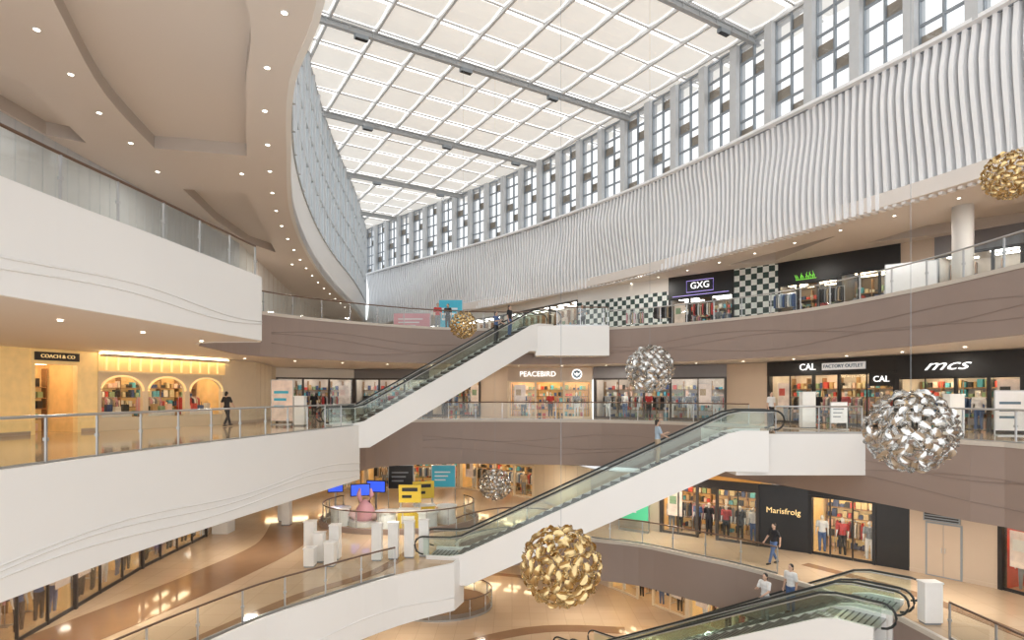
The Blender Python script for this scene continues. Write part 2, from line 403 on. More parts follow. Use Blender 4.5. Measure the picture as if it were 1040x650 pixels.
def shop(p,q,z,h,signm,txt=None,tm=None,tsize=.4,inter=None,glow=None,frm=None,sh=.7,lab='',mann=2,rack=2,style='glass',bays=3,depth=2.3,shear=0,tx=.5,door=True,sx=1,jamb=.25):
    inter=inter or INTW; glow=glow or WARMC; frm=frm or DARK
    M,L=frame(p,q,z)
    e=empty('shop',M,lab,'shop')
    b=B(); b.box(0,L,depth,depth+.1,0,h,inter); b.box(0,.08,.2,depth,0,h,inter); b.box(L-.08,L,.2,depth,0,h,inter)
    b.box(.08,L-.08,.25,depth,h-sh+.05,h-sh+.12,inter)
    b.obj('shop_interior',parent=e)
    g=B(); n=max(1,int(L/1.6))
    for i in range(n):
        g.box(L*(i+.2)/n,L*(i+.8)/n,.6,.95,h-sh-.0,h-sh+.045,glow)
        g.box(L*(i+.2)/n,L*(i+.8)/n,1.6,1.85,h-sh-.0,h-sh+.045,glow)
    g.obj('ceiling_light',parent=e)
    s=B(); s.box(0,L,-.06,.25,h-sh,h,signm); s.box(0,L,-.09,-.06,h-sh,h-sh+.05,frm); s.obj('sign_band',parent=e)
    if txt:
        for body,ts,tm_,fx in (txt if isinstance(txt,list) else [(txt,tsize,tm,tx)]): text(body,ts,tm_,e,(L*fx,-.09,h-sh*.5),shear=shear,sx=sx)
    w=B(); k=0
    for zz in (.5,.95,1.4,1.85):
        if zz<h-sh-.2: w.box(.15,L-.15,depth-.38,depth-.02,zz,zz+.04,WOOD)
    nn=int(L/.9)
    for i in range(nn+1): w.box(.15+(L-.34)*i/max(nn,1),.19+(L-.34)*i/max(nn,1),depth-.38,depth-.02,0,h-sh-.15,WOOD)
    rnd=random.Random(int(L*1000)+int(p[0]*10))
    for zz in (.04,.54,.99,1.44,1.9):
        x=.25
        while x<L-.5 and zz<h-sh-.3:
            ww=rnd.uniform(.10,.24); hh=rnd.uniform(.12,.36)
            w.box(x,x+ww,depth-.36,depth-.1,zz,zz+hh,rnd.choice(gm)); x+=ww+rnd.uniform(.02,.12)
    w.obj('wall_shelving',parent=e)
    if L>3.5 and style=='glass':
        k=B(); a=L*rnd.choice((.08,.8)); k.box(a,a+.75,.12,.15,.9,2.2,POST); k.box(a+.1,a+.45,.1,.12,1.5,1.9,rnd.choice(gm)); k.obj('window_poster',parent=e)
    fr=B(); jt=.14 if jamb>.1 else .05; fr.box(0,jt,-.05,jamb,0,h-sh,frm); fr.box(L-jt,L,-.05,jamb,0,h-sh,frm)
    if style=='glass':
        for i in range(1,bays):
            if door and i in (bays//2,bays//2+1) : fr.box(L*i/bays-jt*.45,L*i/bays+jt*.45,-.03,min(.12,jamb),0,h-sh,frm)
            else: fr.box(L*i/bays-.025,L*i/bays+.025,0,.08,0,h-sh,frm)
        fr.box(0,L,0,.08,h-sh-.06,h-sh,frm)
        for i in range(bays):
            if door and i==bays//2: continue
            g=B(); g.box(L*i/bays+.04,L*(i+1)/bays-.04,.03,.045,.02,h-sh-.06,GLASSD); g.obj('shop_window_pane',parent=e)
            g=B(); g.box(L*i/bays+.04,L*(i+1)/bays-.04,.02,.06,0,.12,frm); g.obj('kick_plate',parent=e)
    elif style=='arch':
        H=h-sh; n=bays; bw=L/n
        for i in range(n):
            c=bw*(i+.5); r=bw*.44; ry=r*.72; cz=H-ry-.14
            seg=16
            fr.box(bw*i,c-r,0,.2,0,H,frm); fr.box(c+r,bw*(i+1),0,.2,0,H,frm)
            fr.box(c-r,c+r,0,.2,0,.55,frm)
            for a in range(seg):
                a0=math.pi*a/seg; a1=math.pi*(a+1)/seg
                x0,z0=c-r*math.cos(a0),cz+ry*math.sin(a0); x1,z1=c-r*math.cos(a1),cz+ry*math.sin(a1)
                fr.face([(x0,0,z0),(x1,0,z1),(x1,0,H),(x0,0,H)],frm)
                fr.face([(x0,0,z0),(x0,.2,z0),(x1,.2,z1),(x1,0,z1)],frm)
            g=B(); g.tube([(c-r*math.cos(math.pi*a/seg),-.03,cz+ry*math.sin(math.pi*a/seg)) for a in range(seg+1)],.05,TXG,6); g.obj('arch_moulding',parent=e)
            g=B(); g.box(c-r,c+r,.1,.12,.55,cz+ry*.9,GLASSD); g.obj('shop_window_pane',parent=e)
            g=B(); g.box(c-r*.8,c+r*.8,.5,.9,.55,.8,PW)
            for u in range(4): 
                x=c-r*.6+u*r*.4; g.box(x-.12,x+.12,.6,.8,.8,1.02+.1*(u%2),gm[(i*3+u)%7]); g.tube([(x-.07,.7,1.02),(x-.05,.7,1.2),(x+.05,.7,1.2),(x+.07,.7,1.02)],.012,gm[3],5)
            g.obj('display_plinth',parent=e)
        for u in range(int(L/.5)):
            g=B(); g.tube([(.3+u*.5,-.1,H+.1),(.3+u*.5,-.1,h-.1)],.05,TXG,8); g.obj('cornice_flute',parent=e)
    fr.obj('portal_frame',parent=e)
    for i in range(mann):
        MANN.append((M@Vector((L*(i+.5)/mann+rnd.uniform(-.15,.15),.45 if style!='arch' else 1.0,0)),M.to_euler().z+rnd.uniform(-.4,.4),rnd.randrange(6)))
    for i in range(rack):
        RACK.append((M@Vector((L*(i+.5)/rack,1.35,0)),M.to_euler().z+rnd.uniform(-.1,.1),rnd.randrange(4)))
    return e,M,L
LILAC=mat('slate_sign_band',(.20,.19,.20),.4)
# level 4
h=CZ-Z4
wall((-14.3,3),(-14.3,31),Z4,h,PIER,'grey panelled gallery wall',pitch=.5)
wall((-14.3,31),(-17,45),Z4,h,WHITE,'white gallery wall'); wall((-17,45),(-20,68),Z4,h,WHITE,'white gallery wall')
wall((-20,68),(-12.3,66),Z4,h,WHITE,'white gallery wall'); 
shop((-12.3,66),(-6,60),Z4,h,WHITE,lab='bright shop front at the end of the upper gallery',inter=INTN,glow=WHTC,mann=0,rack=1)
shop((-6,60),(-1,54.5),Z4,h,WHITE,lab='pale shop front beside the upper gallery',inter=INTN,glow=WHTC,mann=0,rack=1)
shop((-1,54.5),(5.1,45.5),Z4,h,WHITE,lab='pale shop front beside a checkered wall',inter=INTN,glow=WHTC,mann=1,rack=2)
wall((5.1,45.5),(10.7,40.3),Z4,h-.9,CHECK,'black and white checkered shop wall',False,9)
M_,L_=frame((5.1,45.5),(10.7,40.3),Z4+h-.9); b=B(); b.box(0,L_,-.03,.3,0,.9,WHITE); b.obj('wall_back',M=M_,label='white bulkhead above a checkered wall',cat='wall',kind='structure')
ge,MM,LL=shop((10.7,40.3),(14.1,37.5),Z4,h,BLACK,[('GXG',.6,TXW,.5)],None,.6,INTD,WHTC,BLACK,1.5,'black shop front with a violet neon outline sign',2,2)
bb=B(); bb.tube([(1.3,-.1,h-1.15),(3.1,-.1,h-1.15),(3.1,-.1,h-.4),(1.3,-.1,h-.4)],.02,TXB,6,True)
bb.obj('neon_outline',parent=ge)
bb=B(); bb.tube([(.3,-.1,h-1.35),(4.1,-.1,h-1.35)],.02,TXB,6); bb.obj('neon_line',parent=ge)
wall((14.1,37.5),(16.1,35.7),Z4,h,CHECK,'black and white checkered shop wall',False,9)
ge,MM,LL=shop((16.1,35.7),(18.4,33.2),Z4,h,BLACK,None,None,.5,INTD,WARMC,BLACK,1.4,'dark shop front with a green lit plant emblem',2,2)
bb=B(); rr=random.Random(4)
for k in range(11):
    x=1.1+k*.1; z0=h-1.2; bb.tube([(x,-.1,z0),(x+rr.uniform(-.05,.05),-.1,z0+.15),(x+rr.uniform(-.14,.14),-.1,z0+rr.uniform(.22,.45))],[.015,.03,.01],TXGR,5)
bb.box(1.05,2.2,-.1,-.07,h-1.22,h-1.18,TXGR)
bb.obj('plant_emblem',parent=ge)
shop((18.4,33.2),(20.4,31),Z4,h,BLACK,inter=INTD,frm=BLACK,sh=1.2,lab='dark sports clothing shop front',mann=2,rack=2)
wall((20.4,31),(21.4,29.9),Z4,h,BEIGE)
shop((21.4,29.9),(23.6,27.2),Z4,h,LILAC,inter=INTN,glow=WHTC,sh=1.0,lab='grey framed shop front with a bright interior',mann=2,rack=2)
shop((23.6,27.2),(25,23),Z4,h,BLACK,inter=INTD,frm=BLACK,sh=1.0,lab='black framed shop front',mann=2,rack=2)
wall((25,23),(26,8),Z4,h,WHITE,'white gallery wall')
# level 3
h=3.38
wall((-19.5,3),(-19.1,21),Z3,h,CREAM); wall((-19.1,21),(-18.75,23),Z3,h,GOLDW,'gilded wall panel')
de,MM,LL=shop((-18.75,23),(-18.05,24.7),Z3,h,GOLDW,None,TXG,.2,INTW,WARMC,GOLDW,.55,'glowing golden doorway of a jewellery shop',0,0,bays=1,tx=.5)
bb=B(); bb.box(.1,LL-.1,-.12,-.06,h-.45,h-.12,DARK); bb.obj('sign_panel',parent=de)
text('COACH & CO',.2,TXG,de,(LL*.5,-.14,h-.285))
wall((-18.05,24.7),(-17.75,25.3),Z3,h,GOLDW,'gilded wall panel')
shop((-17.75,25.3),(-15.1,31),Z3,h,GOLDW,None,None,.3,INTW,WARMC,CREAM,.85,'cream shop front with wide low arched display windows',0,3,'arch',3)
b=B(); b.ribbon([(-17.35,24.9),(-14.8,30.9)],Z3+h-.2,Z3+h-.08,-.25,CREAM); b.ribbon([(-17.5,25.05),(-14.95,31)],Z3+h-.07,Z3+h-.02,-.12,WARMC); trim(b,'cream cove with hidden warm light above the arches')
wall((-15.1,31),(-14.3,33),Z3,h,CREAM); wall((-14.3,33),(-16,40),Z3,h,CREAM)
shop((-16,40),(-11.5,43),Z3,h,WHITE,inter=INTN,glow=WHTC,lab='pale shop front with posters',mann=1,rack=2)
shop((-11.5,43),(-6,43),Z3,h,LILAC,inter=INTN,glow=WHTC,lab='grey banded clothing shop front',mann=3,rack=3)
shop((-6,43),(-2.2,41.5),Z3,h,WHITE,inter=INTN,glow=WARMC,lab='white banded clothing shop front',mann=2,rack=2)
wall((-2.2,41.5),(-.3,39.5),Z3,h,BEIGE)
pe,MM,LL=shop((-.3,39.5),(5.3,39),Z3,h,BEIGE,[('PEACEBIRD',.48,TXW,.36)],None,.5,INTW,WARMC,CREAM,.95,'cream portal clothing shop with glowing block lettering',3,3,bays=3)
def disc(r,n=20): return [(r*math.cos(t*2*math.pi/n),r*math.sin(t*2*math.pi/n)) for t in range(n)]
bb=B(); bb.prism(disc(.34),0,.04,TXW); bb.prism(disc(.26),.04,.05,TXD)
for sg in (-1,1): bb.face([(sg*.02,-.02,.056),(sg*.2,.12,.056),(sg*.12,-.1,.056)],TXW)
bb.box(-.03,.03,-.15,.12,.05,.058,TXW)
bb.obj('round_emblem',parent=pe,M=Matrix.Translation((LL*.82,-.07,h-.48))@Matrix.Rotation(math.pi/2,4,'X'))
shop((5.4,39),(12.9,35.5),Z3,h,LILAC,None,TXW,.35,INTN,WHTC,DARK,.8,'slate banded clothing shop with a wide window',6,5,bays=5)
wall((12.9,35.5),(14.5,33.5),Z3,h,BEIGE)
ce,MM,LL=shop((14.5,33.5),(17.9,27.5),Z3,h,BLACK,[('CAL',.50,TXW,.36)],None,.5,INTN,WARMC,BLACK,.75,'black banded clothing shop with white lettering',4,4,bays=5)
bb=B(); bb.box(LL*.48,LL*.8,-.12,-.06,h-.56,h-.20,mat('pale_strip_sign',(.70,.70,.70),.4,em=.2,emcol=(1,1,1))); bb.obj('light_strip_sign',parent=ce)
text('FACTORY OUTLET',.24,TXD,ce,(LL*.64,-.13,h-.38)).name='strip_lettering'
bb=B(); bb.box(LL*.82,LL*.99,-.05,.02,h-1.4,h-.75,BLACK); bb.obj('lower_sign_panel',parent=ce)
text('CAL',.40,TXW,ce,(LL*.905,-.07,h-1.08))
shop((17.9,27.5),(20.4,23.5),Z3,h,BLACK,[('mcs',.66,TXW,.42)],None,.62,INTN,WARMC,BLACK,1.05,'black banded clothing shop with slanted white lettering',4,4,bays=4,shear=.5,sx=1.6)
shop((20.4,23.5),(21.6,18),Z3,h,BLACK,inter=INTN,glow=WARMC,sh=1.05,frm=BLACK,lab='black banded shop front',mann=3,rack=3)
# level 2
h=2.88
shop((-13.7,9),(-13.9,15.5),Z2,h,BLACK,inter=INTW,frm=DARK,sh=.25,lab='warm lit clothing shop with a continuous glass front',mann=6,rack=5,door=False,jamb=.06,bays=4)
shop((-13.9,15.5),(-14.4,19.5),Z2,h,BLACK,inter=INTW,frm=DARK,sh=.25,lab='warm lit clothing shop with a continuous glass front',mann=5,rack=3,door=False,jamb=.06)
shop((-14.4,19.5),(-15,24),Z2,h,DARK,inter=INTW,frm=DARK,sh=.25,lab='warm lit clothing shop with glass front',mann=6,rack=4,door=False,jamb=.06)
shop((-15,24),(-15.2,29.4),Z2,h,DARK,inter=INTW,frm=DARK,sh=.25,lab='warm lit clothing shop with glass front',mann=7,rack=4,door=False,jamb=.06,bays=4)
wall((-15.2,29.4),(-17,34),Z2,h,WHITE); wall((-17,34),(-18,42),Z2,h,WHITE)
shop((-18,42),(-11,44.5),Z2,h,CREAM,lab='warm lit shop behind the stage',mann=3,rack=4,bays=4,frm=CREAM)
shop((-11,44.5),(-4,44.5),Z2,h,CREAM,lab='warm lit shop behind the stage',mann=3,rack=4,bays=4,frm=CREAM)
shop((-4,44.5),(1.5,40),Z2,h,BEIGE,lab='warm lit shop behind the stage',mann=3,rack=4,bays=4,frm=CREAM)
wall((1.5,40),(4.4,33),Z2,h,CREAM); wall((4.4,33),(7.6,30.4),Z2,h,BEIGE)
shop((7.6,30.4),(11.5,27.5),Z2,h,DARK,inter=INTW,frm=DARK,sh=.35,lab='dark glass fronted clothing shop',mann=7,rack=4,bays=5)
MB,LB=wall((11.5,27.5),(13.2,26.3),Z2,h,BLACK,'black stone shop wall',False)
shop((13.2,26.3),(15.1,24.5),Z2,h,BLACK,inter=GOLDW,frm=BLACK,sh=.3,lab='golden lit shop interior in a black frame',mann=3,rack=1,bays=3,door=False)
wall((15.1,24.5),(15.95,23.7),Z2,h,BLACK,'black stone shop wall',False)
ML,LW=wall((15.95,23.7),(17.7,21.5),Z2,h,BEIGE,'beige panelled stone wall')
b=B(); b.box(.55,1.75,-.04,.02,0,2.1,GREYF); b.box(.62,1.14,-.06,-.04,.05,2.04,BEIGE); b.box(1.16,1.68,-.06,-.04,.05,2.04,BEIGE); b.box(1.08,1.11,-.09,-.06,.95,1.15,STEEL); b.box(1.19,1.22,-.09,-.06,.95,1.15,STEEL)
b.obj('door_1',M=ML,label='double service door flush in a beige wall',cat='door',kind='structure')
e=empty('notice_board',ML@Matrix.Translation((0,-.06,0)),'small dark grey louvred notice panel on a wall','sign')
b=B(); b.box(.5,1.7,-.05,0,2.14,2.74,GREYF); b.obj('panel',parent=e)
b=B()
for k in range(5): b.box(.55,1.65,-.07,-.05,2.2+k*.1,2.25+k*.1,BLACK)
b.obj('louvre',parent=e)
shop((17.7,21.5),(19,18),Z2,h,BLACK,inter=mat('red_interior_glow',(.5,.06,.04),.6,em=.06,var=.3),frm=BLACK,sh=.5,lab='red lit shop interior',mann=3,rack=2)  # red walls emit a little in place of shop lighting
eb=empty('shop_sign',MB,'gold lettering mounted on a black wall','sign'); text('Marisfrolg',.36,TXG,eb,(LB*.5,-.04,1.75))
# level 1
h=3.58
wall((-16,18),(-17,44),Z1,h,CREAM); wall((-17,44),(-6,48),Z1,h,CREAM); 
shop((-6,48),(2,45),Z1,h,CREAM,lab='cream shop front on the ground floor',mann=2,rack=3,bays=4,frm=CREAM)
wall((2,45),(6.3,38.5),Z1,h,BEIGE)
shop((6.3,38.5),(9.8,33),Z1,h,CREAM,inter=GOLDW,frm=CREAM,lab='golden lit ground floor shop with tall panes',mann=4,rack=2,bays=5)
shop((9.8,33),(13,28),Z1,h,CREAM,inter=GOLDW,frm=CREAM,lab='golden lit ground floor shop with tall panes',mann=4,rack=2,bays=4)
wall((13,28),(16,18),Z1,h,BEIGE)
# ------------------------------------------------------------ railings
def railing(path,z,lab,hm=None,posts=True,hgt=1.1,step=1.6,inset=.1,gl=None):
    hm=hm or STEEL; gl=gl or GLASS
    path=offset(path,inset)
    o=path[0]
    e=empty('railing',Matrix.Translation((o[0],o[1],z)),lab,'railing')
    T=lambda p,zz:(p[0]-o[0],p[1]-o[1],zz)
    b=B(); b.tube([T(p,hgt) for p in path],.035,hm,8); b.obj('handrail',parent=e,smooth=True)
    b=B(); b.ribbon([T(p,0)[:2] for p in path],0.0,.10,.05,STEEL); b.obj('base_channel',parent=e)
    pts=resample(path,step)
    for i in range(len(pts)-1):
        a,c=pts[i],pts[i+1]
        l=lambda p,q,t:(p[0]+(q[0]-p[0])*t,p[1]+(q[1]-p[1])*t)
        b=B(); b.face([T(l(a,c,.03),.1),T(l(a,c,.97),.1),T(l(a,c,.97),hgt-.06),T(l(a,c,.03),hgt-.06)],gl)
        b.obj('glass_panel',parent=e)
    if posts:
        for i,p in enumerate(pts):
            b=B(); x,y,_=T(p,0)
            b.box(x-.022,x+.022,y-.022,y+.022,0,hgt-.03,STEEL); b.box(x-.04,x+.04,y-.04,y+.04,.55,.62,STEEL); b.obj('post',parent=e)
railing(E4L,Z4,'curved glass balcony railing with dark handrail',BRASSH,step=1.5)
railing(sub(E4,(-11.2,21),(1.2,36)),Z4,'glass balcony railing with dark handrail',BRASSH)
railing(sub(E4,(5.7,35.3),(15.9,3)),Z4,'long curved glass balcony railing',STEEL)
railing(E3L,Z3,'curved glass balcony railing with steel posts',STEEL,step=1.5)
railing(sub(E3,(-8.4,32.4),(11.6,28.6)),Z3,'glass balcony railing with dark handrail',BRASSH)
railing(sub(E3,(14,23.1),(16.2,3)),Z3,'long curved glass balcony railing',STEEL)
railing(E2L[:-3],Z2,'curved glass balcony railing with dark handrail',BRASSH)
railing(sub(E2,(-2.6,28.5),(10.4,23)),Z2,'curved glass balcony railing with dark handrail',BRASSH)
railing(sub(E2,(12.45,17.5),(12.8,3)),Z2,'glass balcony railing with dark handrail',BRASSH)
def circ(cx,cy,r,a0=0,a1=360,n=40): return [(cx+r*math.cos(math.radians(a0+(a1-a0)*i/n)),cy+r*.8*math.sin(math.radians(a0+(a1-a0)*i/n))) for i in range(n+1)]
railing(circ(-6.3,33.2,4.3,150,395),Z2,'round glass railing around a promotional stage',BRASSH,step=1.2)
railing(circ(-4.3,35,3.2),Z1,'round glass railing on the ground floor',BRASSH,step=1.2)
b=B(); b.prism(circ(-4.3,35,3.0)[:-1],Z1+.005,Z1+.35,TAUPE,FLOORT); trim(b,'round brown stone planter base')
b=B(); b.ribbon(circ(-6.3,33.2,4.42,150,395),Z2,Z2+.28,.12,TAUPE); trim(b,'low taupe kerb around the stage')
# ------------------------------------------------------------ landings
def landing(x0,x1,y0,y1,z,th,lab):
    b=B(); b.box(x0,x1,y0,y1,z-th,z+.03,FASW); b.box(x0,x1,y0,y1,z+.03,z+.035,FLOOR); trim(b,lab)
landing(1.35,5.6,34,36.2,Z4,1.7,'white boxed escalator landing')
landing(8.8,14.1,23.2,27.5,Z3,1.6,'white boxed escalator landing')
railing([(2.6,34.1),(5.5,34.1),(5.6,34.3),(5.7,35.2)],Z4,'glass railing on the escalator landing',BRASSH,inset=0)
railing([(10.4,23.3),(12,23.3),(13.8,23.3)],Z3,'glass railing on the escalator landing',STEEL,inset=0)
# ------------------------------------------------------------ escalators
def escalator(pb,pt,lab,W=1.5,gl=None,under=1.45,low=1.05):
    p=Vector(pb); q=Vector(pt); x=Vector((q.x-p.x,q.y-p.y,0)); L=x.length; x.normalize(); y=Vector((-x.y,x.x,0)); H=q.z-p.z
    M=Matrix(((x.x,y.x,0,p.x),(x.y,y.y,0,p.y),(0,0,1,p.z),(0,0,0,1)))
    e=empty('escalator',M,lab,'escalator')
    def prof(dz,x0=-1.3,x1=None):
        x1=L+1.2 if x1 is None else x1
        return [(x0,dz),(-.25,dz),(.25,dz+.1),(L-.3,H+dz-.12),(L+.2,H+dz),(x1,H+dz)]
    b=B()
    top=prof(.16); bot=[(-.3,-low),(.5,-low),(L-.4,H-under),(L+1.2,H-under)]
    if low<.2: bot=[(.6,-low),(1.2,-low),(L-.4,H-under),(L+1.2,H-under)]
    poly=[(bot[0][0],-.0),(-1.3,.0),(-1.3,.16)]+top[1:]+bot[::-1]
    for y0,y1 in ((-.06,.08),(W-.08,W+.06)):
        i=len(b.v); n=len(poly)
        b.v+=[(a,y0,c) for a,c in poly]+[(a,y1,c) for a,c in poly]
        mi=b.mi(FASW)
        b.f.append(tuple(i+k for k in range(n))); b.m.append(mi)
        b.f.append(tuple(i+n+k for k in reversed(range(n)))); b.m.append(mi)
        for k in range(n):
            j=(k+1)%n; b.f.append((i+k,i+n+k,i+n+j,i+j)); b.m.append(mi)
    for k in range(len(bot)-1):
        a,c=bot[k],bot[k+1]; b.face([(a[0],0,a[1]),(c[0],0,c[1]),(c[0],W,c[1]),(a[0],W,a[1])],FASW)
    b.obj('truss',parent=e)
    for x0,x1,z in ((-1.3,.0,.02),(L,L+1.2,H+.04)):
        b=B(); b.box(x0,x1,.08,W-.08,z-.03,z+.01,STEEL)
        for k in range(6): b.box(x0+.1+k*.18,x0+.14+k*.18,.1,W-.1,z+.01,z+.02,RUBBER)
        b.obj('comb_plate',parent=e)
    n=int(L/.4); me=None
    for k in range(n):
        if me is None:
            b=B(); b.box(0,L/n,.1,W-.1,-.05,0,STEEL); b.box(0,.03,.1,W-.1,-.3,-.05,DARK)
            for g in range(10): b.box(.0,L/n,.12+g*.13,.16+g*.13,0,.012,DARK)
            o=b.obj('step',parent=e); me=o.data
        else:
            o=bpy.data.objects.new('step',me); COL.objects.link(o); o.parent=e
        o.location=(L*k/n,0,H*(k+1)/n)
    for yy in (.0,W):
        hp=prof(.16); hh=.95
        up=[(-1.45,.0+hh),(-.25,hh+.02),(.25,hh+.12),(L-.3,H+hh-.1),(L+.2,H+hh),(L+1.4,H+hh)]
        lo=[(-1.45,.16)]+hp[1:-1]+[(L+1.4,H+.16)]
        b=B()
        for k in range(5):
            b.face([(lo[k][0],yy,lo[k][1]),(lo[k+1][0],yy,lo[k+1][1]),(up[k+1][0],yy,up[k+1][1]),(up[k][0],yy,up[k][1])],gl or GLASS)
        b.obj('glass_balustrade',parent=e)
        r=.38; pts=[]
        for a in range(0,9):
            an=-math.pi/2-math.pi*a/8; pts.append((-1.45+r*math.cos(an),yy,hh-r+r*math.sin(an)))
        pts+=[(a,yy,c) for a,c in up[1:-1]]
        for a in range(0,9):
            an=math.pi/2-math.pi*a/8; pts.append((L+1.4+r*math.cos(an),yy,H+hh-r+r*math.sin(an)))
        b=B(); b.tube(pts,.038,RUBBER,8); b.obj('handrail',parent=e,smooth=True)
        b=B(); b.tube([(a,yy,c-.07) for a,c in up],.02,STEEL,6); b.obj('rail_guide',parent=e)
    def at(t,off=.75): v=M@Vector((L*t,off,H*min(1,t+.02)+.02)); return v
    return at
GG=glass('green_tinted_glass',(.80,.89,.85),.18)
at1=escalator((-7.5,29,0),(1.35,34,5.5),'long white escalator with glass balustrades rising between galleries',gl=GG)
at2=escalator((-2.4,25.2,-5.5),(8.8,23.2,0),'long white escalator with glass balustrades above the atrium',gl=GG)
at3=escalator((4.0,27,-11),(11.3,19.7,-5.5),'white escalator with black handrails down to ground floor',gl=GG,low=.03)
at4=escalator((2.2,26.2,-11),(9.9,18.4,-5.5),'white escalator beside its twin down to ground floor',gl=GG,low=.03)
# ------------------------------------------------------------ petal spheres
def ball(x,y,z,r,m,lab,N=150,seed=1):
    rnd=random.Random(seed)
    e=empty('hanging_ornament',Matrix.Translation((x,y,z)),lab,'ornament')
    b=B(); mi=b.mi(m)
    for k in range(N):
        ph=math.acos(1-2*(k+.5)/N); th=math.pi*(1+5**.5)*k
        n=Vector((math.cos(th)*math.sin(ph),math.sin(th)*math.sin(ph),math.cos(ph)))
        a=n.orthogonal().normalized(); a.rotate(Matrix.Rotation(rnd.uniform(0,6.28),3,n)); c=n.cross(a)
        n2=(n+c*rnd.uniform(-.5,.5)+a*rnd.uniform(-.2,.2)).normalized(); a=(a-n2*a.dot(n2)).normalized(); c=n2.cross(a)
        R1=r*.165*rnd.uniform(.88,1.12); R2=R1*.62; i=len(b.v)
        ctr=n*r*.95
        S=14; K=4
        for ring in range(K+1):
            f_=ring/K
            for q in range(S):
                an=2*math.pi*q/S; nt=1-.45*max(0,math.cos(an))**8
                u=f_*math.cos(an)*nt; v=f_*math.sin(an)
                b.v.append(tuple(ctr+a*(R1*u)+c*(R2*v)+n2*(R1*(.38*v*v-.32*u*u+.05))))
        for ring in range(K):
            for q in range(S):
                q2=(q+1)%S; o=i+ring*S
                b.f.append((o+q,o+q2,o+S+q2,o+S+q)); b.m.append(mi)
    b.obj('petal_shell',parent=e,smooth=True)
    b=B()
    g=[Vector(v) for v in [(0,0,1),(.89,0,.45),(.276,.85,.45),(-.72,.53,.45),(-.72,-.53,.45),(.276,-.85,.45),(.72,.53,-.45),(-.276,.85,-.45),(-.89,0,-.45),(-.276,-.85,-.45),(.72,-.53,-.45),(0,0,-1)]]
    for p in range(12):
        for q in range(p+1,12):
            if (g[p]-g[q]).length<1.1:
                b.tube([g[p]*r*.9,(g[p]+g[q]).normalized()*r*.9,g[q]*r*.9],.012,m,5)
    b.obj('inner_frame',parent=e)
    b=B(); b.tube([(0,0,r*.85),(0,0,(20.3-z)*.5),(0,0,20.3-z)],.005,GREYF,5); b.obj('suspension_cable',parent=e)
ball(8.1,12.0,.85,.83,SILVER,'large silver sphere of overlapping metal petals on a cable',seed=1)
ball(1.08,13.0,-2.19,.88,GOLD,'large golden sphere of overlapping metal petals on a cable',seed=2)
ball(5.25,22.5,2.54,.90,SILVER,'silver sphere of overlapping metal petals on a cable',seed=3)
ball(-.94,33.0,-3.46,.88,SILVER,'small silver petal sphere hanging below a gallery',seed=4)
ball(-2.6,31.6,5.28,.72,GOLD,'small golden petal sphere near the escalator top',seed=5)
ball(14.0,16.6,7.75,.66,GOLD,'golden petal sphere hanging before the white fins',seed=6)
# ------------------------------------------------------------ people
def bm_ell(bm,c,r):
    g=bmesh.ops.create_icosphere(bm,subdivisions=2,radius=1.0)
    for v in g['verts']: v.co=Vector((v.co.x*r[0],v.co.y*r[1],v.co.z*r[2]))+Vector(c)
def bm_limb(bm,p,q,r1,r2):
    p=Vector(p);q=Vector(q); bm_ell(bm,p,(r1,)*3); bm_ell(bm,q,(r2,)*3)
    d=q-p
    if d.length<1e-4: return
    g=bmesh.ops.create_cone(bm,cap_ends=True,segments=12,radius1=r1,radius2=r2,depth=d.length)
    M=Matrix.Translation((p+q)/2)@d.to_track_quat('Z','Y').to_matrix().to_4x4()
    for v in g['verts']: v.co=M@v.co
def remesh(bm,name,vox):
    me=bpy.data.meshes.new(name); bm.to_mesh(me); bm.free()
    o=bpy.data.objects.new(name,me); COL.objects.link(o)
    md=o.modifiers.new('r','REMESH'); md.mode='VOXEL'; md.voxel_size=vox; md.use_smooth_shade=True
    sm=o.modifiers.new('s','SMOOTH'); sm.iterations=2; sm.factor=.5
    r=evalmesh(o,name); bpy.data.objects.remove(o); return r
